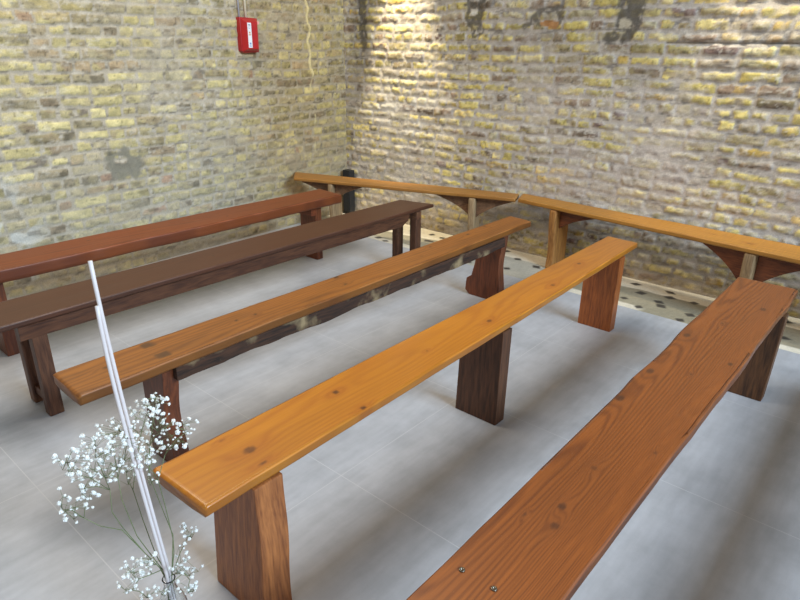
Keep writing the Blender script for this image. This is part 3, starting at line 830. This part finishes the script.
o['label'] = 'small clear glass bottle vase on the floor before the yellow bench, holding flowers'; o['category'] = 'vase'

def px(x, y, D):
    d = R.T @ np.array([(x - 400) / FPX, (300 - y) / FPX, 1.0])
    s = D / math.hypot(d[0], d[1])
    return Vector((d[0] * s, d[1] * s, H + d[2] * s))
D0 = 1.272
ROD = plain_mat('white_wax', (222, 212, 210), rough=.45, noise=.02)
for (tipx, tipy, mx, my, bx, by, dd, lb) in [
        (90, 261, 127, 418, 170, 574, 1.275, 'longer of the two thin white rods in the vase, reaching higher'),
        (97, 306, 122.5, 419, 166.5, 574, 1.264, 'shorter of the two thin white rods in the vase')]:
    a = px(tipx, tipy, dd + .012); m_ = px(mx, my, dd + .003); c = px(bx, by, dd)
    bot = Vector((VC[0] + (.006 if tipx == 90 else -.008), VC[1] + .002, .012))
    path = []
    for i in range(13):
        t = i / 12
        l0 = (t - .5) * (t - 1) / .5; l1 = t * (1 - t) / .25; l2 = t * (t - .5) / .5
        path.append(c * l0 + m_ * l1 + a * l2)
    path = [bot, bot.lerp(path[0], .5)] + path
    V, F = tube_verts(path, .0043, 12)
    o = mesh_from('white_rod', V, F, ROD, None, True, origin=tuple(bot)); o['label'] = lb; o['category'] = 'rod'; o['group'] = 'white rods in the vase'

STEM = plain_mat('green_stem', (112, 122, 84), rough=.6, noise=.15); PETAL = plain_mat('white_petals', (240, 240, 236), rough=.8, noise=.03)
def blossom_mesh(seed, s=1.0):
    rs = random.Random(seed)
    bm = bmesh.new()
    bmesh.ops.create_icosphere(bm, subdivisions=2, radius=.0044)
    for k in range(15):                      # ruffled petals round the heart
        th = math.acos(rs.uniform(-.5, 1)); ph = k * 2.4 + rs.uniform(-.3, .3)
        dr = Vector((math.sin(th) * math.cos(ph), math.sin(th) * math.sin(ph), math.cos(th)))
        sd = dr.cross(Vector((rs.random(), rs.random(), .3))).normalized(); t2 = dr.cross(sd)
        c0 = dr * .002; m1 = dr * .0048; tip = dr * .0062
        vs = [bm.verts.new(p) for p in (c0, m1 + sd * .0023 + t2 * .0006, tip + sd * .0009, tip - sd * .0009 + t2 * .0006, m1 - sd * .0023)]
        bm.faces.new(vs)
    for v in bm.verts: v.co *= s
    me = bpy.data.meshes.new('blossom'); bm.to_mesh(me); bm.free(); me.materials.append(PETAL)
    return me
BM = [blossom_mesh(i, 1.0) for i in range(5)]
NECK = Vector((VC[0], VC[1], .201))
def sprig(label, path, clusters, seed):
    """path: [(px,py,D)...] from the neck outwards; clusters: (px,py,rx,ry,n,D,spread)"""
    rs = random.Random(seed)
    bot = Vector((VC[0] + rs.uniform(-.018, .018), VC[1] + rs.uniform(-.018, .018), .02))
    root = empty('gypsophila_sprig', tuple(bot), label, 'flower', 'sprigs of tiny white flowers in the vase')
    V = []; F = []
    def add(path, rad):
        v, f = tube_verts(path, rad, 5); n = len(V)
        V.extend(v); F.extend([[a + n for a in q] for q in f])
    nk = NECK + Vector((rs.uniform(-.006, .006), rs.uniform(-.006, .006), 0))
    pts = [bot, nk] + [px(*p) for p in path]
    add(pts, [.0014] * 2 + [.0013 - .0006 * i / len(path) for i in range(len(path))])
    heads = []
    for (cx, cy, rx, ry, n, D, sp) in clusters:
        hub0 = pts[-1]
        # nearest path point below the cluster
        best = min(pts[2:], key=lambda p: (p - px(cx, cy + ry, D)).length)
        hub = px(cx, cy + ry * .75, D)
        add([best, best.lerp(hub, .5) + Vector((0, 0, .008)), hub], [.0009, .0008, .0007])
        subs = []
        for k in range(max(2, n // 6)):
            a = rs.uniform(0, 6.28); q = math.sqrt(rs.random()) * .7
            s = px(cx + rx * q * math.cos(a), cy + ry * q * math.sin(a) + 3, D + rs.uniform(-sp, sp) * .7)
            add([hub, hub.lerp(s, .5) + Vector((0, 0, .004)), s], [.0006, .0005, .0004]); subs.append(s)
        for k in range(int(n * 1.4)):
            a = rs.uniform(0, 6.28); q = math.sqrt(rs.random())
            h = px(cx + rx * q * math.cos(a), cy + ry * q * math.sin(a), D + rs.uniform(-sp, sp))
            s = min(subs, key=lambda p: (p - h).length)
            add([s, s.lerp(h, .6) + Vector((0, 0, .002)), h], .00035)
            heads.append(h)
    mesh_from('stem', V, F, STEM, root, True)
    for h in heads:
        o = bpy.data.objects.new('blossom', rs.choice(BM)); COL.objects.link(o); o.parent = root
        o.location = h - bot
        o.rotation_euler = (rs.uniform(-.8, .8), rs.uniform(-.8, .8), rs.uniform(0, 6))
        sc = rs.choice([.38, .5, .62, .8, .95]) * rs.uniform(.9, 1.15)
        o.scale = (sc, sc, sc)
sprig('leftmost white-flowered sprig with a low side branch over the floor', [(160, 568, D0), (148, 556, D0), (122, 530, 1.27), (100, 526, 1.26), (84, 518, 1.25)],
      [(74, 508, 20, 15, 14, 1.25, .03), (62, 500, 9, 12, 5, 1.25, .03), (88, 492, 12, 10, 6, 1.26, .03)], 1)
sprig('sprig spreading far left in a broad cloud of white flowers', [(160, 568, D0), (145, 553, D0), (123, 528, 1.27), (112, 512, 1.27), (110, 490, 1.27)],
      [(72, 462, 20, 14, 24, 1.25, .05), (96, 448, 22, 16, 30, 1.27, .06), (84, 478, 18, 14, 12, 1.26, .05)], 2)
sprig('dense middle sprig of white flowers left of the white rods', [(163, 570, D0), (152, 556, D0), (137, 536, D0), (122, 500, 1.28), (118, 478, 1.28)],
      [(106, 465, 24, 18, 34, 1.28, .06), (124, 448, 20, 20, 34, 1.29, .06), (112, 430, 18, 12, 16, 1.29, .05)], 3)
sprig('sprig of white flowers fanning up just behind the white rods', [(166, 572, D0), (156, 555, 1.29), (143, 520, 1.30), (133, 490, 1.31), (136, 462, 1.31)],
      [(132, 425, 22, 18, 26, 1.32, .05), (128, 470, 16, 18, 14, 1.30, .05), (146, 408, 14, 10, 12, 1.32, .04)], 4)
sprig('tallest sprig of white flowers, topmost just right of the white rods', [(172, 574, D0), (174, 552, 1.28), (173, 535, 1.29), (160, 503, 1.30), (149, 475, 1.30), (150, 445, 1.31)],
      [(156, 402, 14, 10, 18, 1.31, .03), (160, 424, 18, 12, 22, 1.31, .05), (152, 450, 14, 18, 16, 1.31, .05)], 5)
sprig('rightmost sprig of white flowers in front of the brown bench leg', [(172, 574, D0), (173, 538, 1.27), (165, 505, 1.28), (158, 480, 1.28), (165, 455, 1.28)],
      [(172, 438, 18, 12, 20, 1.28, .04), (187, 424, 11, 10, 10, 1.28, .03), (150, 478, 10, 10, 5, 1.28, .03), (146, 455, 10, 14, 8, 1.28, .03)], 6)
sprig('low sprig of white flowers bending left over the glass vase', [(166, 568, D0), (152, 574, 1.26), (139, 579, 1.25), (132, 590, 1.24)],
      [(136, 570, 16, 12, 16, 1.25, .03), (128, 586, 12, 10, 8, 1.24, .03), (146, 560, 16, 8, 14, 1.26, .03), (148, 592, 14, 8, 8, 1.23, .02)], 7)
sprig('low sprig of white flowers leaning right beside the yellow bench leg', [(174, 570, D0), (180, 553, 1.27), (186, 541, 1.27)],
      [(190, 530, 12, 9, 9, 1.27, .02), (181, 552, 9, 14, 6, 1.27, .02), (188, 568, 17, 10, 9, 1.25, .03)], 8)
sprig('lowest sprig of white flowers drooping in front of the glass vase', [(174, 574, D0), (184, 573, 1.24), (190, 580, 1.23)],
      [(188, 586, 12, 10, 12, 1.22, .02), (162, 590, 10, 7, 6, 1.21, .01), (178, 568, 10, 6, 6, 1.24, .02)], 9)

# ---------------------------------------------------------------- light
w = bpy.data.worlds.new('World'); SC.world = w; w.use_nodes = True
bg = w.node_tree.nodes['Background']
bg.inputs[0].default_value = (1.0, .95, .88, 1); bg.inputs[1].default_value = .33
def area(name, loc, target, sx, sy, power, col):
    l = bpy.data.lights.new(name, 'AREA'); l.shape = 'RECTANGLE'; l.size = sx; l.size_y = sy; l.energy = power; l.color = col
    o = bpy.data.objects.new(name, l); COL.objects.link(o); o.location = loc
    d = Vector(target) - Vector(loc); o.rotation_euler = d.to_track_quat('-Z', 'Y').to_euler()
    return o
def spot(name, loc, target, power, ang, col, blend=.6, size=.05):
    l = bpy.data.lights.new(name, 'SPOT'); l.spot_size = math.radians(ang); l.spot_blend = blend; l.energy = power; l.color = col; l.shadow_soft_size = size
    o = bpy.data.objects.new(name, l); COL.objects.link(o); o.location = loc
    d = Vector(target) - Vector(loc); o.rotation_euler = d.to_track_quat('-Z', 'Y').to_euler()
area('window_daylight', (6.2, 1.6, 5.2), (-1.0, 1.8, .3), 4.0, 2.0, 1080, (.60, .80, 1.0))
area('ceiling_lamp_row', (-2.7, 1.4, 3.3), (-2.4, 1.6, 0), .5, 2.6, 66, (1.0, .86, .66))
spot('ceiling_spot', (-3.40, 3.70, 2.5), (-3.38, 3.90, 1.5), 215, 43, (1.0, .86, .58), .7)
spot('ceiling_spot', (-.85, 3.66, 2.5), (-.85, 3.90, 1.3), 80, 46, (1.0, .86, .58), .7)

# ---------------------------------------------------------------- camera
cam = bpy.data.cameras.new('Camera'); co = bpy.data.objects.new('Camera', cam); COL.objects.link(co)
cam.sensor_fit = 'HORIZONTAL'; cam.sensor_width = 36.0; cam.lens = FPX * 36.0 / 800.0; cam.clip_start = .02
M = Matrix(((R[0][0], R[1][0], -R[2][0], 0), (R[0][1], R[1][1], -R[2][1], 0), (R[0][2], R[1][2], -R[2][2], H), (0, 0, 0, 1)))
co.matrix_world = M
SC.camera = co
SC.view_settings.view_transform = 'Standard'; SC.view_settings.look = 'None'; SC.view_settings.gamma = 1; SC.view_settings.use_curve_mapping = False
SC.view_settings.exposure = 0.0
for o in bpy.data.objects:
    if '_o' in o: del o['_o']
